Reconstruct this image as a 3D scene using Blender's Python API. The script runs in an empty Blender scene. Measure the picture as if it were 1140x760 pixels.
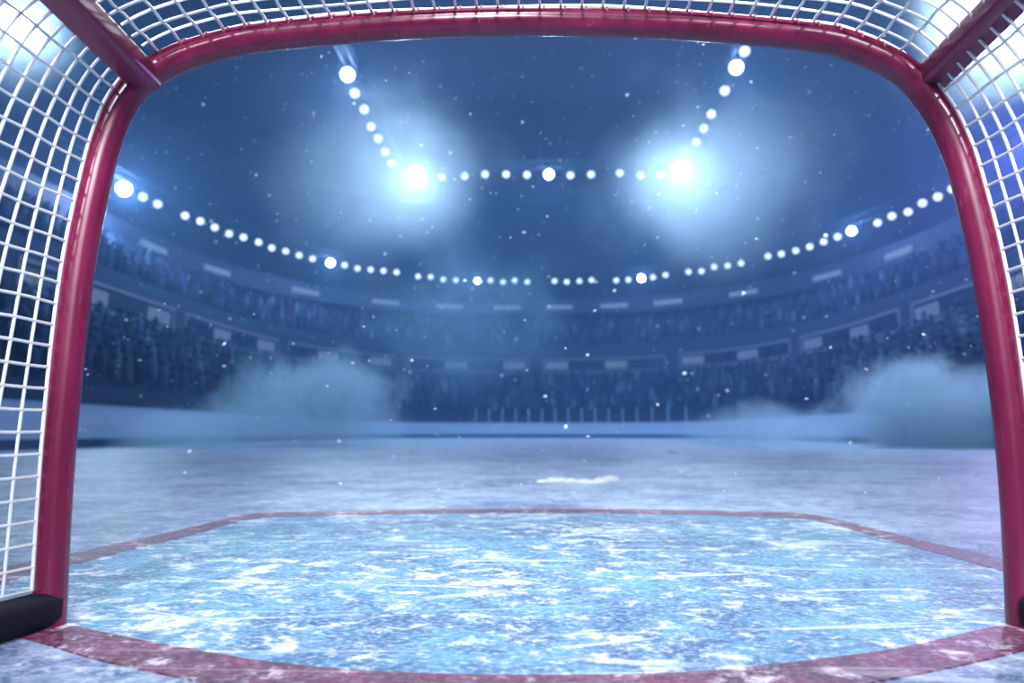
import bpy, math, random
from mathutils import Vector, Matrix

random.seed(7)
C = bpy.context.scene.collection
PI = math.pi

# ------------------------------------------------------------------ helpers
class MB:
    def __init__(self):
        self.v = []; self.f = []; self.smooth = []
    def add(self, verts, faces, smooth=True):
        b = len(self.v)
        self.v += [tuple(p) for p in verts]
        self.f += [tuple(b + i for i in fc) for fc in faces]
        self.smooth += [smooth] * len(faces)
    def box(self, c, s, M=None):
        x, y, z = s[0] / 2, s[1] / 2, s[2] / 2
        vs = [Vector((i, j, k)) for k in (-z, z) for j in (-y, y) for i in (-x, x)]
        if M is not None:
            vs = [M @ p for p in vs]
        vs = [p + Vector(c) for p in vs]
        self.add(vs, [(0, 2, 3, 1), (4, 5, 7, 6), (0, 1, 5, 4), (2, 6, 7, 3), (0, 4, 6, 2), (1, 3, 7, 5)], False)
    def tube(self, path, r, seg=8, closed=False, caps=True, profile=None, up=(0, 0, 1)):
        P = [Vector(p) for p in path]
        n = len(P)
        rs = r if isinstance(r, (list, tuple)) else [r] * n
        tang = []
        for i in range(n):
            a = P[i - 1] if (i > 0 or closed) else P[i]
            b = P[(i + 1) % n] if (i < n - 1 or closed) else P[i]
            tang.append((b - a).normalized())
        t0 = tang[0]
        u = Vector(up)
        if abs(t0.dot(u)) > 0.95:
            u = Vector((1, 0, 0))
        nrm = (u - t0 * u.dot(t0)).normalized()
        rings = []
        for i in range(n):
            t = tang[i]
            nrm = (nrm - t * nrm.dot(t)).normalized()
            bn = t.cross(nrm)
            if profile is None:
                rings.append([P[i] + (nrm * math.cos(2 * PI * k / seg) + bn * math.sin(2 * PI * k / seg)) * rs[i] for k in range(seg)])
            else:
                rings.append([P[i] + bn * a + nrm * b for a, b in profile])
        m = len(rings[0])
        vs = [p for rg in rings for p in rg]
        fs = []
        for i in range(n if closed else n - 1):
            j = (i + 1) % n
            for k in range(m):
                l = (k + 1) % m
                fs.append((i * m + k, i * m + l, j * m + l, j * m + k))
        if caps and not closed:
            self.add(rings[0], [tuple(range(m - 1, -1, -1))], False)
            self.add(rings[-1], [tuple(range(m))], False)
        self.add(vs, fs)
    def lathe(self, prof, seg=16, M=None, cap=True):
        """prof: (radius, height) pairs turned about local z"""
        vs = []
        for r, z in prof:
            for k in range(seg):
                a = 2 * PI * k / seg
                vs.append(Vector((r * math.cos(a), r * math.sin(a), z)))
        if M is not None:
            vs = [M @ p for p in vs]
        fs = []
        for i in range(len(prof) - 1):
            for k in range(seg):
                l = (k + 1) % seg
                fs.append((i * seg + k, i * seg + l, (i + 1) * seg + l, (i + 1) * seg + k))
        if cap:
            fs.append(tuple(range(seg - 1, -1, -1)))
            fs.append(tuple((len(prof) - 1) * seg + k for k in range(seg)))
        self.add(vs, fs)
    def loft(self, rows, smooth=True, closed=False):
        n = len(rows); m = len(rows[0])
        vs = [p for r in rows for p in r]
        fs = []
        for i in range(n if closed else n - 1):
            j = (i + 1) % n
            for k in range(m - 1):
                fs.append((i * m + k, i * m + k + 1, j * m + k + 1, j * m + k))
        self.add(vs, fs, smooth)
    def obj(self, name, mat, parent=None, bevel=0.0):
        me = bpy.data.meshes.new(name)
        me.from_pydata([tuple(p) for p in self.v], [], self.f)
        me.polygons.foreach_set('use_smooth', self.smooth)
        me.materials.append(mat)
        me.update()
        o = bpy.data.objects.new(name, me)
        C.objects.link(o)
        if parent is not None:
            o.parent = parent
        if bevel > 0:
            md = o.modifiers.new('bevel', 'BEVEL'); md.width = bevel; md.segments = 3; md.limit_method = 'ANGLE'
        return o

def tag(o, label=None, cat=None, group=None, kind=None):
    if label: o['label'] = label
    if cat: o['category'] = cat
    if group: o['group'] = group
    if kind: o['kind'] = kind
    return o

def empty(name, loc=(0, 0, 0)):
    o = bpy.data.objects.new(name, None)
    o.empty_display_size = 0.1
    o.location = loc
    C.objects.link(o)
    return o

def copy_tree(o, parent=None):
    c = o.copy(); C.objects.link(c)
    if parent is not None: c.parent = parent
    for ch in list(o.children): copy_tree(ch, c)
    return c

# ------------------------------------------------------------------ materials
class NT:
    def __init__(self, name):
        self.m = bpy.data.materials.new(name); self.m.use_nodes = True
        self.t = self.m.node_tree; self.t.nodes.clear()
        self.out = self.n('ShaderNodeOutputMaterial')
    def n(self, typ, **kw):
        nd = self.t.nodes.new(typ)
        for k, v in kw.items(): setattr(nd, k, v)
        return nd
    def link(self, a, b): self.t.links.new(a, b)
    def inp(self, nd, key, val):
        if hasattr(val, 'is_linked') or isinstance(val, bpy.types.NodeSocket): self.link(val, nd.inputs[key])
        else: nd.inputs[key].default_value = val
    def math(self, op, a, b=0.0, clamp=False):
        nd = self.n('ShaderNodeMath', operation=op); nd.use_clamp = clamp
        self.inp(nd, 0, a); self.inp(nd, 1, b); return nd.outputs[0]
    def mix(self, fac, a, b):
        nd = self.n('ShaderNodeMix', data_type='RGBA')
        self.inp(nd, 'Factor', fac)
        for i, v in ((6, a), (7, b)):
            if isinstance(v, bpy.types.NodeSocket): self.link(v, nd.inputs[i])
            else: nd.inputs[i].default_value = (*v, 1) if len(v) == 3 else v
        return nd.outputs[2]
    def ramp(self, fac, lo, hi):
        nd = self.n('ShaderNodeMapRange'); nd.clamp = True; nd.interpolation_type = 'SMOOTHSTEP'
        self.inp(nd, 'Value', fac); nd.inputs['From Min'].default_value = lo; nd.inputs['From Max'].default_value = hi
        return nd.outputs[0]
    def noise(self, vec, scale, detail=4.0, rough=0.55, dist=0.0):
        nd = self.n('ShaderNodeTexNoise')
        self.link(vec, nd.inputs['Vector'])
        nd.inputs['Scale'].default_value = scale; nd.inputs['Detail'].default_value = detail
        nd.inputs['Roughness'].default_value = rough; nd.inputs['Distortion'].default_value = dist
        return nd.outputs[0]
    def mapping(self, vec, loc=(0, 0, 0), rot=(0, 0, 0), scale=(1, 1, 1)):
        nd = self.n('ShaderNodeMapping')
        self.link(vec, nd.inputs['Vector'])
        nd.inputs['Location'].default_value = loc; nd.inputs['Rotation'].default_value = rot; nd.inputs['Scale'].default_value = scale
        return nd.outputs[0]
    def pos(self): return self.n('ShaderNodeNewGeometry').outputs['Position']
    def bsdf(self, col, rough=0.5, spec=0.5, metal=0.0, normal=None, **kw):
        b = self.n('ShaderNodeBsdfPrincipled')
        if isinstance(col, bpy.types.NodeSocket): self.link(col, b.inputs['Base Color'])
        else: b.inputs['Base Color'].default_value = (*col, 1)
        self.inp(b, 'Roughness', rough); b.inputs['Specular IOR Level'].default_value = spec
        b.inputs['Metallic'].default_value = metal
        for k, v in kw.items():
            key = k.replace('_', ' ')
            b.inputs[key].default_value = v
        if normal is not None: self.link(normal, b.inputs['Normal'])
        self.link(b.outputs[0], self.out.inputs['Surface'])
        return b
    def bump(self, h, strength=0.2, dist=0.01):
        nd = self.n('ShaderNodeBump'); self.link(h, nd.inputs['Height'])
        nd.inputs['Strength'].default_value = strength; nd.inputs['Distance'].default_value = dist
        return nd.outputs[0]

def simple(name, col, rough=0.5, spec=0.5, metal=0.0, vary=0.15, scale=6.0):
    t = NT(name)
    f = t.noise(t.pos(), scale, 3)
    lo = tuple(c * (1 - vary) for c in col); hi = tuple(min(1, c * (1 + vary)) for c in col)
    t.bsdf(t.mix(f, lo, hi), rough, spec, metal)
    return t.m

def emit(name, col, strength, sampled=False):
    t = NT(name)
    e = t.n('ShaderNodeEmission'); e.inputs[0].default_value = (*col, 1); e.inputs[1].default_value = strength
    t.link(e.outputs[0], t.out.inputs['Surface'])
    if not sampled: t.m.cycles.emission_sampling = 'NONE'
    return t.m

def ice(name, deep, pale, snow, snow_lo, snow_hi, marks=0.6, rough=0.42, fine=0.5):
    """skated ice: paint under a frosted surface, with scraped snow and skate cuts"""
    t = NT(name); p = t.pos()
    big = t.noise(p, 1.6, 5, 0.6)
    mid = t.noise(t.mapping(p, scale=(1.0, 1.15, 1)), 9.0, 10, 0.70, 0.15)
    tone = t.ramp(t.math('ADD', t.math('MULTIPLY', big, 0.45), t.math('MULTIPLY', mid, 0.55)), 0.40, 0.60)
    col = t.mix(tone, deep, pale)
    # fine frost grain
    gr = t.noise(t.mapping(p, rot=(0, 0, 0.4), scale=(1, 1.7, 1)), 60.0, 6, 0.7)
    col = t.mix(t.math('MULTIPLY', t.ramp(gr, 0.46, 0.66), fine), col, snow)
    # scraped snow patches
    sn = t.noise(t.mapping(p, loc=(3.1, 1.7, 0), scale=(1, 1.15, 1)), 13.0, 12, 0.76, 0.2)
    sn = t.math('ADD', sn, t.math('MULTIPLY', t.math('SUBTRACT', t.noise(t.mapping(p, loc=(5, 2, 0)), 2.2, 3, 0.6), 0.5), 0.35))
    col = t.mix(t.ramp(sn, snow_lo, snow_hi), col, snow)
    # skate cuts: thin bands where a stretched noise crosses its middle
    cuts = None
    for k, (rot, sc, wd) in enumerate(((0.5, 0.9, 0.0035), (-0.85, 0.75, 0.003), (1.35, 0.6, 0.003), (0.1, 0.8, 0.003))):
        q = t.noise(t.mapping(p, loc=(k * 7.3, k * 2.9, 0), rot=(0, 0, rot), scale=(0.35, 2.2, 1)), sc, 1.0, 0.3)
        d = t.math('ABSOLUTE', t.math('SUBTRACT', q, 0.5))
        w = t.math('SUBTRACT', 1.0, t.ramp(d, wd * 0.4, wd))
        cuts = w if cuts is None else t.math('MAXIMUM', cuts, w)
    cuts = t.math('MULTIPLY', cuts, t.ramp(t.noise(p, 2.3, 2), 0.45, 0.6))
    col = t.mix(t.math('MULTIPLY', cuts, marks), col, snow)
    h = t.math('ADD', t.math('MULTIPLY', sn, 1.0), t.math('MULTIPLY', gr, 0.25))
    t.bsdf(col, rough, 0.35, normal=t.bump(h, 0.35, 0.012))
    return t.m

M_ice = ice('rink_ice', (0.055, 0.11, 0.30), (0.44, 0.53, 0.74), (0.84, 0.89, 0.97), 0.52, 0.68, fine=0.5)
M_crease = ice('crease_ice', (0.010, 0.085, 0.25), (0.095, 0.33, 0.53), (0.86, 0.92, 0.97), 0.50, 0.64, fine=0.5)
M_red = ice('red_line_ice', (0.060, 0.003, 0.028), (0.20, 0.018, 0.085), (0.80, 0.68, 0.78), 0.54, 0.66, marks=0.3, fine=0.24)
M_faceoff = ice('faceoff_line_ice', (0.16, 0.03, 0.10), (0.28, 0.10, 0.20), (0.6, 0.55, 0.66), 0.56, 0.70, marks=0.3, fine=0.3)

def frame_mat():
    t = NT('red_goal_paint'); p = t.pos()
    f = t.noise(t.mapping(p, scale=(1, 1, 0.25)), 14, 6, 0.65)
    col = t.mix(t.ramp(f, 0.3, 0.75), (0.145, 0.008, 0.040), (0.22, 0.015, 0.065))
    sc = t.noise(t.mapping(p, scale=(9, 9, 0.7)), 9, 5, 0.7)
    col = t.mix(t.math('MULTIPLY', t.ramp(sc, 0.60, 0.72), 0.35), col, (0.45, 0.20, 0.30))
    t.bsdf(col, 0.26, 0.5, normal=t.bump(f, 0.08, 0.004))
    return t.m
M_frame = frame_mat()
M_rail = simple('dark_red_rail', (0.20, 0.02, 0.07), 0.35, 0.5, vary=0.2)
M_skirt = simple('dark_base_pad', (0.012, 0.008, 0.016), 0.75, 0.15, vary=0.3, scale=20)
M_cord = simple('white_net_cord', (0.90, 0.90, 0.92), 0.7, 0.2, vary=0.05, scale=60)
M_lace = simple('pink_lacing', (0.50, 0.14, 0.20), 0.6, 0.3)
M_board = simple('rink_board', (0.38, 0.50, 0.68), 0.35, 0.4, vary=0.12, scale=1.2)
M_kick = simple('dark_kick_plate', (0.03, 0.06, 0.13), 0.5, 0.3)
M_caprail = simple('board_cap_rail', (0.30, 0.42, 0.62), 0.4, 0.4)
M_post = simple('pale_glass_post', (0.35, 0.50, 0.72), 0.4, 0.5)
M_stand = simple('dark_blue_stand', (0.016, 0.028, 0.075), 0.8, 0.2, vary=0.35, scale=0.6)
M_deck = simple('dark_navy_deck', (0.018, 0.024, 0.06), 0.8, 0.2, vary=0.25, scale=0.8)
M_ceil = simple('dark_ceiling', (0.008, 0.011, 0.028), 0.9, 0.1, vary=0.25, scale=0.4)
M_bandframe = simple('mauve_band_frame', (0.14, 0.13, 0.22), 0.6, 0.3)
M_pane = simple('black_blue_pane', (0.006, 0.012, 0.035), 0.15, 0.5)
M_steel = simple('dark_steel', (0.010, 0.013, 0.025), 0.85, 0.1)
M_can = simple('lamp_housing', (0.03, 0.04, 0.06), 0.7, 0.2)
M_snow = simple('scraped_snow', (0.88, 0.91, 0.96), 0.8, 0.2, vary=0.06, scale=40)
M_sign = emit('lit_dash_sign', (0.36, 0.52, 0.85), 0.48)
M_sign2 = emit('lit_band_sign', (0.34, 0.46, 0.80), 0.32)
M_lens = emit('small_lamp_lens', (0.78, 0.91, 1.0), 2.0)
M_floodlens = emit('flood_lens', (0.86, 0.95, 1.0), 30.0)

def crowd_mat():
    t = NT('crowd_clothes')
    r = t.n('ShaderNodeNewGeometry').outputs['Random Per Island']
    cr = t.n('ShaderNodeValToRGB'); t.link(r, cr.inputs[0])
    e = cr.color_ramp; e.interpolation = 'CONSTANT'
    cols = [(0, (0.010, 0.017, 0.05)), (0.3, (0.020, 0.034, 0.085)), (0.5, (0.008, 0.012, 0.032)), (0.65, (0.035, 0.055, 0.12)),
            (0.8, (0.025, 0.020, 0.05)), (0.88, (0.07, 0.10, 0.19)), (0.96, (0.014, 0.028, 0.08))]
    e.elements[0].position = 0; e.elements[0].color = (*cols[0][1], 1)
    e.elements[1].position = cols[1][0]; e.elements[1].color = (*cols[1][1], 1)
    for ps, c in cols[2:]:
        x = e.elements.new(ps); x.color = (*c, 1)
    t.bsdf(cr.outputs[0], 0.9, 0.1)
    return t.m
M_crowd = crowd_mat()

def flake_mat():
    t = NT('ice_flake')
    d = t.n('ShaderNodeBsdfDiffuse'); d.inputs[0].default_value = (0.9, 0.94, 1, 1)
    tr = t.n('ShaderNodeBsdfTranslucent'); tr.inputs[0].default_value = (0.9, 0.94, 1, 1)
    mx = t.n('ShaderNodeMixShader'); mx.inputs[0].default_value = 0.5
    t.link(d.outputs[0], mx.inputs[1]); t.link(tr.outputs[0], mx.inputs[2]); t.link(mx.outputs[0], t.out.inputs['Surface'])
    return t.m
M_flake = flake_mat()

HAZE_D = 0.0051
def haze_mat(HAZE_D):
    t = NT('arena_haze')
    v = t.n('ShaderNodeVolumeScatter')
    v.inputs['Color'].default_value = (0.24, 0.49, 0.98, 1)
    v.inputs['Density'].default_value = HAZE_D
    v.inputs['Anisotropy'].default_value = 0.55
    a = t.n('ShaderNodeVolumeAbsorption')
    a.inputs['Color'].default_value = (0.25, 0.62, 1.0, 1); a.inputs['Density'].default_value = HAZE_D * 1.4
    ad = t.n('ShaderNodeAddShader'); t.link(v.outputs[0], ad.inputs[0]); t.link(a.outputs[0], ad.inputs[1])
    t.link(ad.outputs[0], t.out.inputs['Volume'])
    return t.m
M_haze = haze_mat(HAZE_D)
M_haze_thin = haze_mat(HAZE_D * 0.12)

def smoke_mat(name, dens, scale, seed, lo=0.25, hi=1.0, g=0.0, col=(0.50, 0.77, 0.99, 1)):
    t = NT(name)
    tc = t.n('ShaderNodeTexCoord').outputs['Object']      # unit-ball coordinates of the cloud
    sp = t.pos()
    r = t.n('ShaderNodeVectorMath', operation='LENGTH'); t.link(tc, r.inputs[0])
    fall = t.math('SUBTRACT', 1.0, t.ramp(r.outputs['Value'], 0.25, 1.0))
    nz = t.noise(t.mapping(sp, loc=(seed, seed * .7, 0)), scale, 6, 0.62, 0.6)
    d = t.ramp(t.math('ADD', t.math('MULTIPLY', t.math('SUBTRACT', nz, 0.5), 2.0), t.math('MULTIPLY', fall, 0.9)), lo, hi)
    v = t.n('ShaderNodeVolumeScatter')
    v.inputs['Color'].default_value = col; v.inputs['Anisotropy'].default_value = g
    a = t.n('ShaderNodeVolumeAbsorption'); a.inputs['Color'].default_value = col
    dd = t.math('MULTIPLY', d, dens)
    t.link(dd, v.inputs['Density']); t.link(dd, a.inputs['Density'])
    ad = t.n('ShaderNodeAddShader'); t.link(v.outputs[0], ad.inputs[0]); t.link(a.outputs[0], ad.inputs[1])
    t.link(ad.outputs[0], t.out.inputs['Volume'])
    return t.m

# ------------------------------------------------------------------ rink plan curves
def bowl(W, far, n, yc, y0=-3.0, ns=16, na=44):
    b = far - yc
    pts = []
    for i in range(ns): pts.append((-W, y0 + (yc - y0) * i / ns))
    for i in range(na + 1):
        a = PI - PI * i / na
        c, s = math.cos(a), math.sin(a)
        pts.append((W * math.copysign(abs(c) ** (2 / n), c), yc + b * abs(s) ** (2 / n)))
    for i in range(ns - 1, -1, -1): pts.append((W, y0 + (yc - y0) * i / ns))
    return pts
def lerp(a, b, t): return a + (b - a) * t
BW = dict(W=11.0, far=48.0, n=2.6, yc=38.0)
FW = dict(W=18.5, far=58.5, n=2.4, yc=36.0)
UW = dict(W=24.0, far=62.3, n=2.3, yc=37.0)
RW = dict(W=29.0, far=70.0, n=2.4, yc=38.0)
def row(A, B, t, z): return [(x, y, z) for x, y in bowl(*(lerp(A[k], B[k], t) for k in ('W', 'far', 'n', 'yc')))]
def off(A, d): return dict(W=A['W'] + d, far=A['far'] + d, n=A['n'], yc=A['yc'])

# ------------------------------------------------------------------ ice sheet
ice_mb = MB()
ol = [(x, y) for x, y in bowl(**off(BW, 0.1))]
ice_mb.add([(x, y, 0.0) for x, y in ol] + [(x, y, -0.1) for x, y in ol], [tuple(range(len(ol) - 1, -1, -1))] + [(i, (i + 1) % len(ol), len(ol) + (i + 1) % len(ol), len(ol) + i) for i in range(len(ol))], False)
floor = ice_mb.obj('floor', M_ice); tag(floor, kind='structure')

def strip(name, outer, inner, z, mat, closed=False, label=None):
    m = MB(); n = len(outer)
    vs = []
    for a, b in zip(outer, inner):
        vs += [(a[0], a[1], z), (b[0], b[1], z)]
    for a, b in zip(outer, inner):
        vs += [(a[0], a[1], 0.0), (b[0], b[1], 0.0)]
    fs = []
    for i in range(n if closed else n - 1):
        j = (i + 1) % n; o = 2 * n
        fs += [(2 * i, 2 * i + 1, 2 * j + 1, 2 * j), (2 * i, 2 * j, o + 2 * j, o + 2 * i), (2 * i + 1, o + 2 * i + 1, o + 2 * j + 1, 2 * j + 1)]
    m.add(vs, fs, False)
    o = m.obj(name, mat, floor)
    # make top faces look up
    import bmesh
    bm = bmesh.new(); bm.from_mesh(o.data); bmesh.ops.recalc_face_normals(bm, faces=bm.faces)
    if sum(f.normal.z * f.calc_area() for f in bm.faces) < 0: bmesh.ops.reverse_faces(bm, faces=bm.faces)
    bm.to_mesh(o.data); bm.free()
    if label: o['label'] = label
    return o

def smooth_line(pts, k=6):
    out = []
    for i in range(len(pts) - 1):
        p0 = Vector(pts[max(0, i - 1)]); p1 = Vector(pts[i]); p2 = Vector(pts[i + 1]); p3 = Vector(pts[min(len(pts) - 1, i + 2)])
        for j in range(k):
            t = j / k
            out.append(0.5 * ((2 * p1) + (p2 - p0) * t + (2 * p0 - 5 * p1 + 4 * p2 - p3) * t * t + (3 * p1 - p0 - 3 * p2 + p3) * t ** 3))
    out.append(Vector(pts[-1]))
    return out

back_in = smooth_line([(-1.32, 1.52), (-0.93, 1.36), (-0.73, 1.27), (-0.58, 1.21), (-0.44, 1.155), (-0.24, 1.115), (0.0, 1.108), (0.24, 1.13), (0.44, 1.19), (0.62, 1.26), (0.75, 1.33), (0.93, 1.43), (1.28, 1.60)])
back_out = smooth_line([(-1.42, 1.47), (-0.96, 1.28), (-0.75, 1.17), (-0.57, 1.09), (-0.42, 1.035), (-0.24, 0.99), (0.0, 0.97), (0.25, 1.00), (0.45, 1.075), (0.62, 1.15), (0.78, 1.23), (0.96, 1.33), (1.38, 1.54)])
front_in = smooth_line([(-1.335, 1.52), (-1.31, 1.92), (-1.26, 2.5), (-1.215, 2.99), (-0.95, 3.08), (-0.64, 3.165), (0.01, 3.24), (0.66, 3.20), (0.95, 3.12), (1.17, 3.05), (1.215, 2.5), (1.255, 1.94), (1.28, 1.6)])
front_out = smooth_line([(-1.50, 1.47), (-1.465, 1.92), (-1.38, 2.5), (-1.29, 3.16), (-1.0, 3.25), (-0.68, 3.335), (0.01, 3.41), (0.70, 3.38), (1.0, 3.31), (1.25, 3.22), (1.33, 2.5), (1.40, 1.94), (1.42, 1.54)])
cm = MB()
loop = [(p.x, p.y, 0.0012) for p in front_in] + [(p.x, p.y, 0.0012) for p in reversed(back_in)]
cm.add(loop, [tuple(range(len(loop) - 1, -1, -1))], False)
cr = cm.obj('goal_crease', M_crease, floor); cr['label'] = 'light blue goal crease painted in front of the net'
strip('crease_line', front_out, front_in, 0.0022, M_red, label='thin dark red outline round the front of the blue crease')
strip('goal_line', back_out, back_in, 0.0026, M_red, label='broad scuffed red line curving along the back of the crease')
for s, cx in ((-1, -6.75), (1, 6.95)):
    cy, r = 12.4, 4.5
    o_ = [(cx + (r + .05) * math.cos(2 * PI * k / 96), cy + (r + .05) * math.sin(2 * PI * k / 96)) for k in range(96)]
    i_ = [(cx + (r - .05) * math.cos(2 * PI * k / 96), cy + (r - .05) * math.sin(2 * PI * k / 96)) for k in range(96)]
    strip('faceoff_circle', o_, i_, 0.0015, M_faceoff, closed=True, label='thin dull red face-off circle on the pale ice')

# ridge of scraped snow beyond the crease
rm = MB()
random.seed(3)
for k in range(44):
    t = k / 43
    x = lerp(0.04, 0.60, t); y = 5.27 + 0.10 * math.sin(t * 7) + random.uniform(-.06, .06) + (0.16 if t > .8 else 0)
    r = random.uniform(0.016, 0.04) * (1.25 if t > .75 else 1)
    vs = []; fs = []
    for a in range(5):
        ph = PI / 2 * a / 4
        for b in range(8):
            th = 2 * PI * b / 8
            rr = r * math.cos(ph) * random.uniform(0.8, 1.2)
            vs.append((x + rr * math.cos(th) * 1.5, y + rr * math.sin(th), -0.002 + r * 0.75 * math.sin(ph)))
    for a in range(4):
        for b in range(8):
            fs.append((a * 8 + b, a * 8 + (b + 1) % 8, (a + 1) * 8 + (b + 1) % 8, (a + 1) * 8 + b))
    rm.add(vs, fs)
o = rm.obj('snow_ridge', M_snow)
tag(o, 'small ridge of scraped white snow lying on the ice beyond the crease', 'snow', kind='stuff')

# ------------------------------------------------------------------ hockey goal
goal = empty('hockey_goal', (0, 1.38, 0))
tag(goal, 'red framed ice hockey goal with white net standing at the back of the blue crease', 'hockey goal')
gi = Matrix.Translation((0, -1.38, 0))
def gobj(mb, name, mat, parent=goal, label=None, bevel=0.0):
    o = mb.obj(name, mat, None, bevel)
    off_ = Vector((0, 1.38, 0))
    me = o.data
    for v in me.vertices: v.co = v.co - off_
    o.parent = parent
    if label: o['label'] = label
    return o
SK = 0.0354
def gy(x): return 1.38 + SK * x
R_ = 0.0295
inner = [(-0.913, 0.0), (-0.921, 0.233), (-0.922, 0.445), (-0.914, 0.705), (-0.893, 0.898), (-0.873, 0.997), (-0.853, 1.054), (-0.822, 1.098), (-0.763, 1.139), (-0.668, 1.172), (-0.572, 1.191), (-0.282, 1.218), (0.01, 1.227),
         (0.301, 1.218), (0.592, 1.191), (0.687, 1.166), (0.775, 1.118), (0.830, 1.040), (0.857, 0.977), (0.877, 0.898), (0.905, 0.705), (0.920, 0.445), (0.920, 0.232), (0.910, 0.0)]
cen = []
for i, (x, z) in enumerate(inner):
    a = Vector(inner[max(0, i - 1)]); b = Vector(inner[min(len(inner) - 1, i + 1)])
    t = (b - a).normalized(); nrm = Vector((-t.y, t.x))      # outward
    cen.append((x + nrm.x * R_, z + nrm.y * R_))
cen[0] = (cen[0][0], 0.002); cen[-1] = (cen[-1][0], 0.002)
cs = smooth_line(cen, 8)
fr = [Vector((p.x, gy(p.x), p.y)) for p in cs]
iL = 7 * 8; iR = 16 * 8 + 4
def part(pts, name, label=None):
    m = MB(); m.tube(pts, R_, 24); return gobj(m, name, M_frame, label=label)
part(fr[:iL + 1], 'post'); part(fr[iL:iR + 1], 'crossbar'); part(fr[iR:], 'post')

# rounded bar profile
def rprof(w, h, r, k=4):
    out = []
    for cx, cy, a0 in ((w / 2 - r, h / 2 - r, 0), (-w / 2 + r, h / 2 - r, PI / 2), (-w / 2 + r, -h / 2 + r, PI), (w / 2 - r, -h / 2 + r, 1.5 * PI)):
        for i in range(k + 1):
            a = a0 + PI / 2 * i / k
            out.append((cx + r * math.cos(a), cy + r * math.sin(a)))
    return out
for s in (-1, 1):
    x0 = -0.835 if s < 0 else 0.848
    yf = gy(x0) + 0.004
    m = MB()
    path = [(x0, yf - k * 0.06, 1.122 + 0.004 * k) for k in range(0, 20)]
    m.tube(path, 0, profile=rprof(0.066, 0.05, 0.012))
    gobj(m, 'top_rail', M_rail)
    # base rail with its dark pad
    xb = fr[0].x if s < 0 else fr[-1].x
    yb = gy(xb)
    m = MB()
    path = [(xb + s * (0.002 + 0.20 * (k * 0.06)), yb + (0.0 if s < 0 else -0.03) - k * 0.06, 0.034) for k in range(0, 27)]
    m.tube(path, 0, profile=rprof(0.062, 0.066, 0.02))
    gobj(m, 'base_rail', M_skirt, label='dark padded base rail')

# side nets: ruled from the post backwards
CR = 0.0031
def side_net(s):
    pts = [p for p in (fr if s < 0 else list(reversed(fr)))]
    # outer line along post from just above base rail to the top rail
    line = []
    prev = None
    for i, p in enumerate(pts):
        if p.z > 1.115: break
        line.append(p)
    # offset to outside/back of pipe
    ln = []
    for i, p in enumerate(line):
        a = line[max(0, i - 1)]; b = line[min(len(line) - 1, i + 1)]
        t = (b - a).normalized()
        nx = Vector((-t.z, 0, t.x)) if s < 0 else Vector((t.z, 0, -t.x))
        ln.append(p + nx * 0.018 + Vector((0, -0.026, 0)))
    ln = [p for p in ln if p.z >= 0.07]
    ln[0] = Vector((ln[0].x, ln[0].y, 0.072))
    # resample at even cord spacing
    d = [0.0]
    for i in range(1, len(ln)): d.append(d[-1] + (ln[i] - ln[i - 1]).length)
    tot = d[-1]; N = round(tot / 0.0437)
    def at(u):
        u = max(0, min(tot, u))
        for i in range(1, len(d)):
            if d[i] >= u - 1e-9:
                w = (u - d[i - 1]) / max(1e-9, d[i] - d[i - 1]); return ln[i - 1].lerp(ln[i], w)
        return ln[-1]
    KB = 27
    def P(u, k):
        q = at(u); f = u / tot
        dy = k * lerp(0.057, 0.036, f ** 0.8)
        fl = 0.24 * (1 - f) ** 1.0
        sag = 0.002 * math.sin(k * 1.7 + u * 9)
        return Vector((q.x + s * (fl * dy) - s * sag * 0.5, q.y - dy, q.z + sag * 0.4))
    m = MB()
    for j in range(N + 1):
        u = tot * j / N
        m.tube([P(u, k * 0.5) for k in range(0, KB * 2 + 1)], CR, 6)
    for k in range(1, KB + 1):
        m.tube([P(tot * j / (N * 2), k) for j in range(2 * N + 1)], CR, 6)
    gobj(m, 'side_net', M_cord)
    m = MB()
    m.tube([P(tot * j / (N * 2), 0) for j in range(2 * N + 1)], CR * 1.25, 6)
    gobj(m, 'border_cord', M_cord)
    # ties round the top rail
    for k in range(1, 22):
        m = MB()
        q = P(tot, k)
        rx = -0.835 if s < 0 else 0.848
        z = 1.122 + 0.004 * ((gy(rx) + .004 - q.y) / 0.06)
        m.tube([q, Vector((rx + s * 0.030, q.y - 0.004, z - 0.020)), Vector((rx + s * 0.029, q.y - 0.006, z + 0.004))], CR, 6)
        gobj(m, 'net_tie', M_cord)
side_net(-1); side_net(1)

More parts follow.
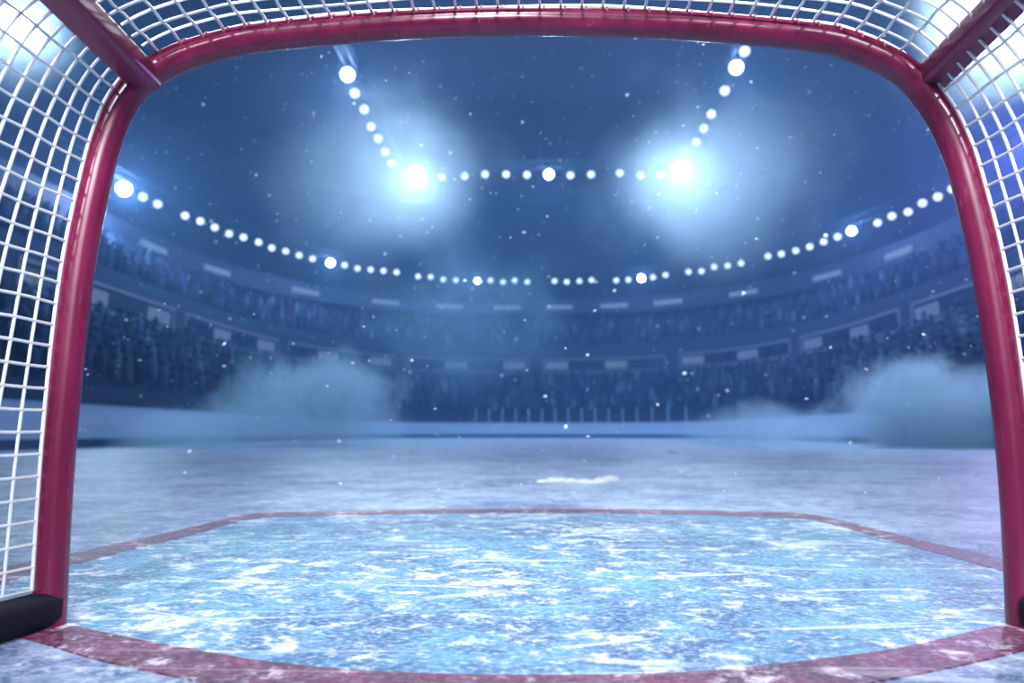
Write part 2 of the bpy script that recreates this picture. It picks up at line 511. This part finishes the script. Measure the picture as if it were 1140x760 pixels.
# top net: from the crossbar backwards between the top rails
def top_net():
    xs = [-0.80 + 0.0451 * i for i in range(int(1.615 / 0.0451) + 1)]
    def zc(x):
        best = None
        for i in range(len(fr) - 1):
            a, b = fr[i], fr[i + 1]
            if a.z > 1.0 and b.z > 1.0 and min(a.x, b.x) <= x <= max(a.x, b.x):
                w = (x - a.x) / (b.x - a.x + 1e-9); return lerp(a.z, b.z, w)
        return 1.12
    def P(x, k):
        e = min(1, k / 12)
        z = zc(x) + 0.024
        return Vector((x, gy(x) - 0.017 - 0.036 * k, z + 0.0005 * k + 0.0025 * math.sin(3.1 * k + 11 * x)))
    m = MB()
    K = 22
    for x in xs:
        m.tube([P(x, k * 0.5) for k in range(0, 2 * K + 1)], CR, 6)
    fine = [-0.815 + 1.645 * i / 110 for i in range(111)]
    for k in range(1, K + 1):
        m.tube([P(x, k) for x in fine], CR, 6)
    gobj(m, 'top_net', M_cord)
    m = MB(); m.tube([P(x, 0) for x in fine], CR * 1.2, 6)
    gobj(m, 'border_cord', M_cord)
    # lacing loops round the crossbar
    for x in xs[1:-1]:
        m = MB()
        z = zc(x + 0.01); yy = gy(x)
        loop = []
        for a in range(15):
            th = math.radians(168 - a * 11)          # from the camera side over the top
            loop.append((x + 0.008 + a * 0.0004, yy + math.cos(th) * (R_ + 0.0015), z + math.sin(th) * (R_ + 0.0015)))
        m.tube(loop, 0.0022, 6)
        gobj(m, 'net_lacing', M_lace)
top_net()

# ------------------------------------------------------------------ boards, stands, decks
root = empty('rink_boards'); tag(root, kind='structure')
def sweep(A, prof, name, mat, parent=None, smooth=True):
    """prof: (offset outwards, height) closed profile swept along the plan curve"""
    m = MB(); m.loft([[(x, y, z) for x, y in bowl(**off(A, d))] for d, z in prof], smooth=False, closed=True)
    return m.obj(name, mat, parent)
sweep(BW, [(0, 0.22), (0, 1.0), (0.10, 1.0), (0.10, 0.22)], 'board_panel', M_board, root)
sweep(BW, [(-0.012, 0.0), (-0.012, 0.22), (0.10, 0.22), (0.10, 0.0)], 'kick_plate', M_kick, root)
sweep(BW, [(-0.025, 1.0), (-0.025, 1.05), (0.13, 1.05), (0.13, 1.0)], 'cap_rail', M_caprail, root)
for k in range(16):
    x = -4.2 + k * 0.92
    pl = bowl(**off(BW, 0.05)); 
    yy = max(p[1] for p in pl) if False else None
    ab = abs(x) / (BW['W'] + .05); yy = BW['yc'] + (BW['far'] + .05 - BW['yc']) * (1 - ab ** BW['n']) ** (1 / BW['n'])
    m = MB(); m.tube([(x, yy, 1.05), (x, yy, 1.6), (x, yy, 2.05)], 0.035, 6)
    m.obj('glass_post', M_post, root)

def stands(A, B, za, zb, n, name):
    rows = []
    for i in range(n):
        t0, t1 = i / n, (i + 1) / n
        z = lerp(za, zb, (i + 1) / n)
        if i == 0: rows.append(row(A, B, 0, za))
        rows.append(row(A, B, t0, z)); rows.append(row(A, B, t1, z))
    m = MB(); m.loft(rows, smooth=False)
    o = m.obj(name, M_stand); tag(o, kind='structure'); return o
LA, LB = off(BW, 0.5), off(FW, -0.15)
stands(LA, LB, 0.9, 5.0, 11, 'lower_stand')
MA, MBB = off(FW, 0.4), dict(W=25.0, far=66.0, n=2.4, yc=37.0)
stands(MA, MBB, 6.9, 11.0, 9, 'upper_stand')

def surf(rows, name, mat):
    m = MB(); m.loft(rows, smooth=False); o = m.obj(name, mat); tag(o, kind='structure'); return o
sweep_f = sweep(FW, [(0, 5.0), (0, 7.0), (0.25, 7.0), (0.25, 5.0)], 'balcony_fascia', M_deck); tag(sweep_f, kind='structure')
o = sweep(UW, [(0, 11.2), (0, 12.6), (4.5, 13.4), (4.5, 12.9), (1.0, 11.2)], 'upper_balcony', M_deck); tag(o, kind='structure')
surf([row(RW, RW, 0, 11.0), row(RW, RW, 0, 24.0)], 'wall_far', M_ceil)
cl = MB()
ol = [(x, y, 24.0) for x, y in bowl(**off(RW, 0.3))]
cl.add(ol + [(x, y, 24.4) for x, y, z in ol], [tuple(range(len(ol))), tuple(range(2 * len(ol) - 1, len(ol) - 1, -1))], False)
o = cl.obj('ceiling', M_ceil); tag(o, kind='structure')

# crowd
def crowd():
    m = MB(); random.seed(11)
    prof = [(0.16, 0.0, .9), (0.20, 0.10, .8), (0.21, 0.28, .72), (0.235, 0.44, .62), (0.20, 0.54, .6), (0.07, 0.585, 1), (0.065, 0.63, 1), (0.105, 0.70, 1), (0.112, 0.78, 1), (0.075, 0.86, 1), (0.01, 0.89, 1)]
    seg = 7
    def person(x, y, z, a, s):
        vs = []; lean = random.uniform(-.08, .08)
        for r, h, fl in prof:
            for k in range(seg):
                th = 2 * PI * k / seg
                lx = r * math.cos(th) * s; ly = r * fl * math.sin(th) * s + lean * h
                vs.append((x + lx * math.cos(a) - ly * math.sin(a), y + lx * math.sin(a) + ly * math.cos(a), z + h * s))
        fs = [(i * seg + k, i * seg + (k + 1) % seg, (i + 1) * seg + (k + 1) % seg, (i + 1) * seg + k) for i in range(len(prof) - 1) for k in range(seg)]
        fs.append(tuple((len(prof) - 1) * seg + k for k in range(seg)))
        m.add(vs, fs)
    for A, B, za, zb, n in ((LA, LB, 0.9, 5.0, 11), (MA, MBB, 6.9, 11.0, 9)):
        for i in range(1, n - 2 if za < 5 else n - 1):
            pl = row(A, B, (i + 0.55) / n, lerp(za, zb, (i + 1) / n))
            carry = 0
            for j in range(len(pl) - 1):
                a = Vector(pl[j]); b = Vector(pl[j + 1]); L = (b - a).length
                if max(a.y, b.y) < 8: continue
                u = carry
                while u < L:
                    p = a.lerp(b, u / L)
                    if random.random() < 0.8:
                        ang = math.atan2(b.y - a.y, b.x - a.x)
                        person(p.x, p.y, p.z + (0.25 if random.random() < .85 else .45), ang + random.uniform(-.3, .3), random.uniform(.9, 1.08))
                    u += random.uniform(0.58, 0.72)
                carry = u - L
    o = m.obj('crowd', M_crowd)
    tag(o, 'dim blue crowd of seated spectators filling both tiers of the stands', 'crowd', kind='stuff')
crowd()

# lit dashes on the upper balcony and window bands on the lower fascia
ORD = ['first', 'second', 'third', 'fourth', 'fifth', 'sixth', 'seventh', 'eighth', 'ninth', 'tenth', 'eleventh', 'twelfth', 'thirteenth', 'fourteenth', 'fifteenth',
       'sixteenth', 'seventeenth', 'eighteenth', 'nineteenth', 'twentieth', 'twenty-first', 'twenty-second', 'twenty-third', 'twenty-fourth', 'twenty-fifth', 'twenty-sixth',
       'twenty-seventh', 'twenty-eighth', 'twenty-ninth', 'thirtieth', 'thirty-first', 'thirty-second', 'thirty-third', 'thirty-fourth', 'thirty-fifth', 'thirty-sixth',
       'thirty-seventh', 'thirty-eighth', 'thirty-ninth', 'fortieth', 'forty-first', 'forty-second', 'forty-third', 'forty-fourth', 'forty-fifth', 'forty-sixth',
       'forty-seventh', 'forty-eighth', 'forty-ninth', 'fiftieth', 'fifty-first', 'fifty-second']

def curve_frame(A, d=0.0):
    pl = [Vector(p) for p in bowl(**off(A, d), ns=60, na=200)]
    s = [0.0]
    for i in range(1, len(pl)): s.append(s[-1] + (pl[i] - pl[i - 1]).length)
    def at(u):
        lo, hi = 0, len(s) - 1
        while hi - lo > 1:
            mid = (lo + hi) // 2
            if s[mid] <= u: lo = mid
            else: hi = mid
        w = (u - s[lo]) / max(1e-9, s[hi] - s[lo]); return pl[lo].lerp(pl[hi], w)
    def nearest(x, y):
        return min(range(len(pl)), key=lambda i: (pl[i].x - x) ** 2 + (pl[i].y - y) ** 2), s
    return at, s[-1], pl, s

def ribbon(at, u0, u1, z0, z1, depth, inward, name, mat, parent, origin):
    """slab following the curve from u0 to u1, standing inward of it"""
    m = MB(); n = max(2, int((u1 - u0) / 0.5) + 1)
    rows = [[], [], [], []]
    for i in range(n):
        u = lerp(u0, u1, i / (n - 1))
        p = at(u); q = at(u + 0.05); t = (q - p).normalized(); nin = Vector((t.y, -t.x))     # towards the ice
        a = p + nin * inward; b = p + nin * (inward + depth)
        for r, (w, z) in zip(rows, ((a, z0), (a, z1), (b, z1), (b, z0))): r.append((w.x - origin[0], w.y - origin[1], z - origin[2]))
    m.loft(rows, smooth=False, closed=True)
    k = n
    m.add([r[0] for r in rows] + [r[-1] for r in rows], [(0, 1, 2, 3), (7, 6, 5, 4)], False)
    return m.obj(name, mat, parent)

atU, LU, plU, sU = curve_frame(UW)
DASH = [(-23.38, 40.59), (-21.34, 46.59), (-17.96, 53.83), (-13.13, 58.60), (-7.87, 60.93), (-2.79, 62.47), (2.21, 62.19), (7.38, 61.92), (11.90, 60.32), (17.04, 55.78), (21.19, 49.77), (23.56, 43.75)]
for k, (x, y) in enumerate(DASH):
    i = min(range(len(plU)), key=lambda i: (plU[i].x - x) ** 2 + (plU[i].y - y) ** 2)
    u = sU[i]; c = plU[i]
    e = empty('lit_sign', (c.x, c.y, 11.6))
    tag(e, 'short pale lit strip sign on the upper balcony, %s from the left' % ORD[k], 'sign', 'lit strip signs on the upper balcony')
    ribbon(atU, u - 1.3, u + 1.3, 11.58, 12.02, 0.10, 0.0, 'sign_frame', M_bandframe, e, (c.x, c.y, 11.6))
    ribbon(atU, u - 1.22, u + 1.22, 11.64, 11.96, 0.02, 0.10, 'lit_panel', M_sign, e, (c.x, c.y, 11.6))

atF, LF, plF, sF = curve_frame(FW)
bl = 10.6; gap = 1.1
mid = LF / 2
nb = 5
starts = [mid + (i - nb) * (bl + gap) + gap / 2 for i in range(2 * nb)]
for k, u0 in enumerate(starts):
    c = atF(u0 + bl / 2)
    if c.y < 12: continue
    e = empty('window_band', (c.x, c.y, 5.4)); org = (c.x, c.y, 5.4)
    tag(e, 'mauve framed band of dark and lit panels on the lower balcony, %s from the left' % ORD[k], 'window band', 'panel bands along the lower balcony')
    m = MB()
    for (z0, z1) in ((5.42, 5.56), (6.50, 6.64)):
        ribbon(atF, u0, u0 + bl, z0, z1, 0.10, 0.0, 'frame_bar', M_bandframe, e, org)
    for ue in (u0, u0 + bl - 0.12):
        ribbon(atF, ue, ue + 0.12, 5.56, 6.50, 0.10, 0.0, 'frame_bar', M_bandframe, e, org)
    u = u0 + 0.3
    seq = (('dark_pane', 2.9, M_pane), ('lit_panel', 1.9, M_sign2)) * 2
    if k >= nb: seq = tuple(reversed(seq))
    for nm, ln_, mt in seq:
        ribbon(atF, u, u + ln_, 5.72, 6.34, 0.05, 0.0, nm, mt, e, org)
        u += ln_ + 0.12

# ------------------------------------------------------------------ lamps
def aim(d):
    d = Vector(d).normalized()
    return d.to_track_quat('Z', 'Y').to_matrix().to_4x4()

def make_small():
    e = empty('ring_lamp')
    m = MB(); m.lathe([(0.06, -0.42), (0.16, -0.40), (0.20, -0.30), (0.21, -0.05), (0.25, 0.0), (0.255, 0.05), (0.225, 0.05), (0.215, 0.0)], 20); m.obj('housing', M_can, e)
    m = MB(); m.lathe([(0.215, 0.0), (0.20, 0.05), (0.14, 0.10), (0.06, 0.12), (0.005, 0.123)], 20); m.obj('lens', M_lens, e)
    m = MB(); m.tube([(0.24, 0, -0.1), (0.30, 0.0, -0.14), (0.30, 0.26, -0.2), (0, 0.42, -0.24), (-0.30, 0.26, -0.2), (-0.30, 0, -0.14), (-0.24, 0, -0.1)], 0.022, 6, up=(0, 1, 0)); m.obj('bracket', M_steel, e)
    return e
def make_flood():
    e = empty('floodlight')
    m = MB(); m.lathe([(0.16, -0.75), (0.34, -0.72), (0.42, -0.5), (0.46, -0.12), (0.55, 0.0), (0.56, 0.08), (0.50, 0.08), (0.46, 0.0)], 24)
    for k in range(5):
        z = -0.62 + k * 0.12
        m.lathe([(0.38 + 0.02 * k, z), (0.50 + 0.01 * k, z + 0.005), (0.50 + 0.01 * k, z + 0.03), (0.38 + 0.02 * k, z + 0.035)], 24, cap=False)
    m.obj('housing', M_can, e)
    m = MB(); m.lathe([(0.46, 0.0), (0.43, 0.07), (0.30, 0.15), (0.12, 0.19), (0.005, 0.195)], 24); m.obj('lens', M_floodlens, e)
    m = MB(); m.tube([(0.54, 0, -0.2), (0.66, 0, -0.25), (0.66, 0.5, -0.3), (0, 0.72, -0.34), (-0.66, 0.5, -0.3), (-0.66, 0, -0.25), (-0.54, 0, -0.2)], 0.04, 6, up=(0, 1, 0)); m.obj('bracket', M_steel, e)
    return e
small0 = make_small(); flood0 = make_flood()
used = {'s': False, 'f': False}
def orient(e, p, target, scale=1.0):
    z = (Vector(target) - Vector(p)).normalized()
    x = Vector((0, 0, 1)).cross(z).normalized()
    x = -x
    y = z.cross(x)
    if y.z < 0: x, y = -x, -y
    m = Matrix((x, y, z)).transposed().to_4x4()
    e.matrix_world = Matrix.Translation(p) @ m @ Matrix.Scale(scale, 4)
    e.location = p
    e.rotation_euler = m.to_euler()
    e.scale = (scale,) * 3
def small(p, label, group, target=(0, 6, 0.5)):
    e = small0 if not used['s'] else copy_tree(small0); used['s'] = True
    orient(e, p, target); tag(e, label, 'lamp', group); return e
FL = (0.58, 0.79, 1.0)
def flood(p, label, power, scale=1.0, col=FL, target=(0, 6, 0.5), rad=0.3):
    e = flood0 if not used['f'] else copy_tree(flood0); used['f'] = True
    orient(e, p, target, scale); tag(e, label, 'floodlight', 'big arena floodlights')
    l = bpy.data.lights.new('beam', 'POINT'); l.energy = power; l.color = col; l.shadow_soft_size = rad
    lo = bpy.data.objects.new('beam', l); C.objects.link(lo)
    z = (Vector(target) - Vector(p)).normalized()
    lo.location = Vector(p) + z * (0.55 * scale + rad)
    return e

RING = [(-22.07, 36.26), (-21.90, 37.48), (-21.41, 39.66), (-21.00, 40.75), (-20.72, 42.09), (-20.42, 43.51), (-19.82, 44.38), (-19.28, 45.61), (-18.93, 47.10), (-18.26, 48.03), (-17.68, 49.21), (-17.01, 50.30), (-15.12, 52.35), (-14.39, 53.48), (-13.42, 53.92), (-12.47, 54.39), (-11.50, 54.93), (-9.98, 56.50), (-8.93, 56.67), (-8.00, 57.74), (-6.94, 58.02), (-3.93, 58.24), (-2.87, 58.88), (-1.82, 58.31), (-0.73, 58.96), (1.67, 58.68), (2.75, 59.08), (3.84, 58.76), (4.87, 58.44), (7.03, 58.62), (8.06, 58.41), (10.04, 57.54), (10.95, 56.70), (12.63, 55.59), (13.65, 55.43), (14.30, 53.98), (15.27, 53.59), (16.11, 52.87), (17.48, 50.71), (18.27, 50.11), (19.00, 49.22), (19.58, 48.15), (20.04, 46.89), (20.47, 45.67), (21.65, 42.62), (21.85, 41.27), (22.41, 40.48), (22.38, 38.89), (22.64, 37.83), (22.69, 36.54)]
for k, (x, y) in enumerate(RING):
    small((x, y, 13.5), 'small white lamp on the lower curved row, %s small lamp from the left' % ORD[k], 'small lamps along the lower curved rail')
RIGL = [(-8.90, 31.58), (-8.85, 33.28), (-8.99, 35.32), (-8.95, 36.83), (-8.95, 38.72), (-8.95, 40.51)]
RIGB = [(-6.12, 42.89), (-4.60, 42.78), (-3.25, 42.51), (-1.88, 42.56), (-0.53, 42.69), (2.31, 42.87), (3.64, 42.76), (5.48, 42.59), (6.88, 43.03), (8.18, 42.99)]
RIGR = [(9.25, 28.47), (9.34, 31.98), (9.31, 34.47), (9.33, 36.19), (9.33, 37.96)]
for nm, L_, desc in (('l', RIGL, 'small lamp on the left arm of the overhead truss, %s from the top'), ('b', RIGB, 'small lamp on the level back run of the overhead truss, %s from the left'), ('r', RIGR, 'small lamp on the right arm of the overhead truss, %s from the top')):
    for k, (x, y) in enumerate(L_):
        e = small((x, y, 17.0), desc % ORD[k], 'small lamps on the overhead truss'); e.name = 'truss_lamp'

flood((-8.77, 29.81, 17.0), 'floodlight at the top of the left truss arm, above six small lamps', 3000, 0.6)
flood((-7.75, 42.51, 17.0), 'very bright floodlight at the left back corner of the overhead truss', 5200, 1.15)
flood((0.90, 42.66, 17.0), 'floodlight in the middle of the back run of the overhead truss', 1300, 0.6)
flood((9.32, 42.28, 17.0), 'very bright floodlight at the right back corner of the overhead truss', 5200, 1.15)
flood((9.27, 29.81, 17.0), 'floodlight near the top of the right truss arm', 2200, 0.58)
flood((-22.36, 34.96, 13.5), 'bright floodlight beside the left goal post, first on the lower curved row', 4200, 0.75)
flood((-16.02, 51.59, 13.5), 'floodlight on the left bend of the lower curved row of lamps', 1500, 0.6)
flood((-5.06, 58.34, 13.5), 'dim floodlight on the lower curved row, below the left corner of the truss', 600, 0.5)
flood((9.10, 57.85, 13.5), 'dim floodlight on the lower curved row, below the right corner of the truss', 700, 0.6)
flood((20.80, 44.34, 13.5), 'floodlight on the right bend of the lower curved row of lamps', 1000, 0.55)
flood((-16.74, 19.95, 13.5), 'glaring floodlight seen through the net above the left goal post', 1400, 1.1)
flood((14.83, 20.12, 13.5), 'glaring floodlight in the upper right corner behind the goal net', 4500, 1.1, (0.80, 1.0, 0.96))

# rails that carry the lamps
def rail_path(pts, dz, k=4):
    return [(p.x, p.y, dz) for p in smooth_line(pts, k)]
allr = [(-22.9, 8.0), (-22.9, 16.0), (-22.9, 24.0), (-22.6, 31.0)] + [tuple(p) for p in RING[0:1]]
core = []
for i in range(0, len(RING), 3):
    seg = RING[i:i + 3]; core.append((sum(p[0] for p in seg) / len(seg), sum(p[1] for p in seg) / len(seg)))
rp = [(-22.9, 8.0), (-22.9, 16.0), (-22.9, 24.0), (-22.6, 32.0)] + core + [(22.9, 31.0), (23.0, 24.0), (23.0, 16.0), (23.0, 8.0)]
cat_ = empty('lighting_rail', (0, 58.6, 13.9)); tag(cat_, 'dark curved lighting rail carrying the lower row of small lamps', 'lighting rail')
def rel(pts, o): return [(p[0] - o[0], p[1] - o[1], p[2] - o[2]) for p in pts]
oc = (0, 58.6, 13.9)
for nm, dz, dd in (('rail_tube', 13.93, 0), ('rail_tube', 14.45, 0)):
    m = MB(); m.tube(rel(rail_path(rp, dz), oc), 0.06, 6); m.obj(nm, M_steel, cat_)
m = MB()
rpp = rail_path(rp, 13.93, 4)
for i in range(0, len(rpp) - 2, 2):
    a, b = rpp[i], rpp[i + 1]
    m.tube(rel([a, (b[0], b[1], 14.45)], oc), 0.025, 5); m.tube(rel([(b[0], b[1], 14.45), rpp[i + 2]], oc), 0.025, 5)
m.obj('lattice', M_steel, cat_)
for i in range(4, len(rpp), 12):
    m = MB(); m.tube(rel([(rpp[i][0], rpp[i][1], 14.45), (rpp[i][0], rpp[i][1], 24.0)], oc), 0.02, 5); m.obj('hanger', M_steel, cat_)

tr = empty('lighting_truss', (0.3, 42.7, 17.4)); tag(tr, 'dark three sided overhead truss hung above the rink with two glaring corner lights', 'truss')
ot = (0.3, 42.7, 17.4)
corners = [(-8.6, 24.0), (-8.9, 42.8), (9.33, 42.8), (9.3, 24.0)]
for i in range(3):
    a = Vector((*corners[i], 0)); b = Vector((*corners[i + 1], 0)); L_ = (b - a).length; t = (b - a) / L_; nrm = Vector((t.y, -t.x, 0))
    m = MB()
    ch = [(nrm * sx * 0.22, z) for sx in (-1, 1) for z in (17.46, 17.92)]
    for o_, z in ch:
        p, q = a + o_, b + o_; m.tube(rel([(p.x, p.y, z), (q.x, q.y, z)], ot), 0.04, 6)
    n = int(L_ / 0.6)
    for j in range(n):
        p = a + t * (L_ * j / n); q = a + t * (L_ * (j + 1) / n)
        for sx in (-1, 1):
            z0, z1 = (17.46, 17.92) if j % 2 else (17.92, 17.46)
            u_, w_ = p + nrm * sx * .22, q + nrm * sx * .22
            m.tube(rel([(u_.x, u_.y, z0), (w_.x, w_.y, z1)], ot), 0.02, 5)
    m.obj('truss_run', M_steel, tr)
for (x, y) in corners + [(0.3, 42.8), (-8.8, 33), (9.3, 33)]:
    m = MB(); m.tube(rel([(x, y, 17.9), (x, y, 24.0)], ot), 0.02, 5); m.obj('hanger', M_steel, tr)

# added spots, out of view, to light the ice, goal, smoke and haze
def spot(name, p, target, power, col, angle, blend, rad=0.4):
    l = bpy.data.lights.new(name, 'SPOT'); l.energy = power; l.color = col; l.spot_size = math.radians(angle); l.spot_blend = blend; l.shadow_soft_size = rad
    o = bpy.data.objects.new(name, l); C.objects.link(o); o.location = p
    o.rotation_euler = (Vector(target) - Vector(p)).to_track_quat('-Z', 'Y').to_euler(); return o
spot('rink_fill', (0.4, 3.4, 12.0), (0.35, 2.6, 0), 1450, (0.90, 0.95, 0.93), 30, 1.0, 0.5)  # added overhead spot, pools light on the crease
spot('rear_fill', (-3.2, -7.0, 3.6), (0, 1.5, 1.15), 1900, (0.88, 0.94, 1.0), 26, 0.8, 0.25)  # unseen fill added behind the camera to whiten the net
spot('rear_fill', (3.4, -7.0, 3.6), (0, 1.5, 1.15), 1900, (0.88, 0.94, 1.0), 26, 0.8, 0.25)  # right-hand twin, also added for the net
spot('goal_fill', (0.0, -2.3, 2.2), (0, 1.4, 1.30), 1150, (0.97, 0.96, 1.0), 52, 1.0, 0.2)  # low fill added behind the goal for net and upper frame
spot('rink_fill', (0.2, 4.6, 4.8), (0.0, 1.38, 0.75), 560, (0.92, 0.95, 1.0), 36, 0.7, 0.25)  # unseen rim light added for the inner post edges
spot('rink_fill', (0.3, 7.5, 12.5), (0.2, 5.6, 0), 2600, (0.92, 0.95, 0.95), 36, 1.0, 0.5)  # added to brighten the ice past the crease
spot('rear_fill', (0.0, -6.0, 7.0), (0.0, 1.38, 1.28), 2600, (0.97, 0.96, 1.0), 19, 0.7, 0.25)  # narrow spot added to lift the crossbar
spot('smoke_lamp', (15.0, 15.5, 15.0), (8.8, 17.0, 1.0), 7000, (0.62, 0.84, 1.0), 28, 0.9, 0.3)  # unseen spot added to brighten the right smoke
spot('smoke_lamp', (-14.5, 17.0, 15.0), (-7.0, 19.0, 1.0), 4200, (0.50, 0.78, 1.0), 30, 0.9, 0.3)  # unseen spot added to brighten the left smoke
spot('purple_wash', (26.0, 34.0, 15.0), (0, 8, 2), 13000, (0.58, 0.36, 1.0), 120, 1.0, 0.4)  # unseen wash added to tint the right side purple

# ------------------------------------------------------------------ haze, smoke, flying snow
hl = bowl(**off(RW, -0.3))
for nm, z0, z1, mt, lb in (('arena_haze', 0.004, 15.4, M_haze, 'blue haze filling the arena from the ice up to the lower lamps'), ('arena_haze', 15.46, 20.5, M_haze_thin, 'thin blue haze high up round the overhead truss')):
    m = MB(); k = len(hl)
    m.add([(x, y, z0) for x, y in hl] + [(x, y, z1) for x, y in hl], [tuple(range(k)), tuple(range(2 * k - 1, k - 1, -1))] + [(i, (i + 1) % k, k + (i + 1) % k, k + i) for i in range(k)], False)
    h_ = m.obj(nm, mt); tag(h_, lb, 'haze', kind='stuff')

def cloud(c, s, dens, scale, seed, label, **kw):
    m = MB()
    prof = [(math.sin(PI * i / 12), -math.cos(PI * i / 12)) for i in range(13)]
    prof = [(max(r, 0.003), z) for r, z in prof]
    m.lathe(prof, 20)
    o = m.obj('smoke_cloud', smoke_mat('smoke_%d' % seed, dens, scale, seed, **kw))
    o.location = c; o.scale = s
    tag(o, label, 'smoke', kind='stuff'); return o
W_ = (0.60, 0.81, 0.98, 1)
cloud((9.6, 17.0, 0.8), (3.4, 2.6, 2.1), 1.3, 0.85, 4, 'thick billowing pale smoke cloud over the ice beside the right goal post', lo=0.25, hi=1.0, g=0.35, col=W_)
cloud((6.0, 18.5, 0.3), (3.6, 2.6, 1.3), 0.6, 0.8, 6, 'low thin smoke trailing left from the thick cloud by the right post', lo=0.25, hi=1.0, g=0.35, col=W_)
cloud((-6.2, 19.0, 0.9), (4.0, 3.0, 2.4), 0.75, 0.7, 9, 'thin blue smoke billowing over the ice at the left end of the boards', lo=0.25, hi=1.0, g=0.35, col=W_)
cloud((-9.0, 17.5, 0.1), (3.4, 2.6, 1.3), 0.6, 0.8, 11, 'low smoke hugging the ice right beside the left goal post', lo=0.25, hi=1.0, g=0.35, col=W_)
H_ = (0.78, 0.90, 1.0, 1)
cloud((-8.5, 36.0, 14.0), (8.5, 9.0, 7.0), 0.055, 0.16, 2, 'faint blue smoke, thickened for halos, round the left corner lights of the overhead truss', lo=0.05, hi=1.1, g=0.40, col=H_)  # drifting wisps, made large and dense to widen the lamp halos
cloud((9.8, 36.0, 14.0), (8.5, 9.0, 7.0), 0.055, 0.16, 5, 'faint blue smoke, thickened for halos, round the right corner lights of the overhead truss', lo=0.05, hi=1.1, g=0.40, col=H_)  # same on the right: wisps enlarged to carry the halos
cloud((-4.5, 44.0, 7.5), (11.0, 5.0, 8.0), 0.09, 0.22, 12, 'faint blue smoke drifting in front of the far stand', lo=0.25, hi=1.1, g=0.4)
cloud((-16.5, 19.0, 13.2), (3.2, 3.2, 3.2), 0.10, 0.4, 15, 'faint smoke added as the glow round the glaring lamp behind the net, upper left', lo=0.05, hi=1.0, g=0.35, col=H_)  # cloud added to give this corner lamp its glare
cloud((14.5, 19.0, 13.2), (4.6, 3.6, 4.6), 0.16, 0.4, 18, 'bright smoke added as the glow round the glaring lamp behind the net, upper right', lo=0.05, hi=1.0, g=0.35, col=H_)  # cloud added for the washed-out glow of this lamp

def flakes():
    m = MB(); random.seed(21)
    for k in range(1000):
        y = random.uniform(2.2, 11.0) ** 1.0
        x = random.uniform(-0.72, 0.72) * y; z = 0.37 + random.uniform(-0.10, 0.62) * y
        if z < 0.08: continue
        r = random.choice((0.0032, 0.005, 0.005, 0.007, 0.009, 0.013)) * (y / 5) ** 0.5
        n = 6; vs = [(x, y, z + r * .5), (x, y, z - r * .5)]
        M_ = Matrix.Rotation(random.uniform(0, 6), 3, 'X') @ Matrix.Rotation(random.uniform(0, 6), 3, 'Z')
        loc = [Vector((0, 0, r * .45)), Vector((0, 0, -r * .45))]
        for j in range(n):
            a = 2 * PI * j / n; q = r * random.uniform(.6, 1.3)
            loc.append(Vector((q * math.cos(a), q * math.sin(a), r * random.uniform(-.2, .2))))
        vs = [M_ @ p + Vector((x, y, z)) for p in loc]
        fs = []
        for j in range(n):
            a_, b_ = 2 + j, 2 + (j + 1) % n
            fs += [(0, a_, b_), (1, b_, a_)]
        m.add(vs, fs, False)
    o = m.obj('flying_snow', M_flake)
    tag(o, 'loose white snow specks drifting in the air across the rink', 'snow', kind='stuff')
flakes()

# ------------------------------------------------------------------ world, camera
w = bpy.data.worlds.new('World'); bpy.context.scene.world = w; w.use_nodes = True
bg = w.node_tree.nodes['Background']; bg.inputs[0].default_value = (0.05, 0.09, 0.22, 1); bg.inputs[1].default_value = 0.05

cam = bpy.data.cameras.new('Camera'); co = bpy.data.objects.new('Camera', cam); C.objects.link(co)
co.location = (0, 0, 0.3715)
yaw, pitch = math.radians(-2.017), math.radians(7.570)
co.rotation_euler = (PI / 2 + pitch, 0, -yaw)
cam.sensor_width = 36.0; cam.lens = 24.0; cam.clip_start = 0.01; cam.clip_end = 300
cam.dof.use_dof = True; cam.dof.focus_distance = 1.55; cam.dof.aperture_fstop = 2.2
sc = bpy.context.scene
sc.camera = co
sc.view_settings.view_transform = 'Standard'; sc.view_settings.look = 'None'; sc.view_settings.gamma = 1.0
sc.view_settings.use_curve_mapping = False; sc.view_settings.exposure = 0.0
sc.cycles.volume_bounces = 1; sc.cycles.volume_step_rate = 0.9
sc.cycles.max_bounces = 6; sc.cycles.diffuse_bounces = 3
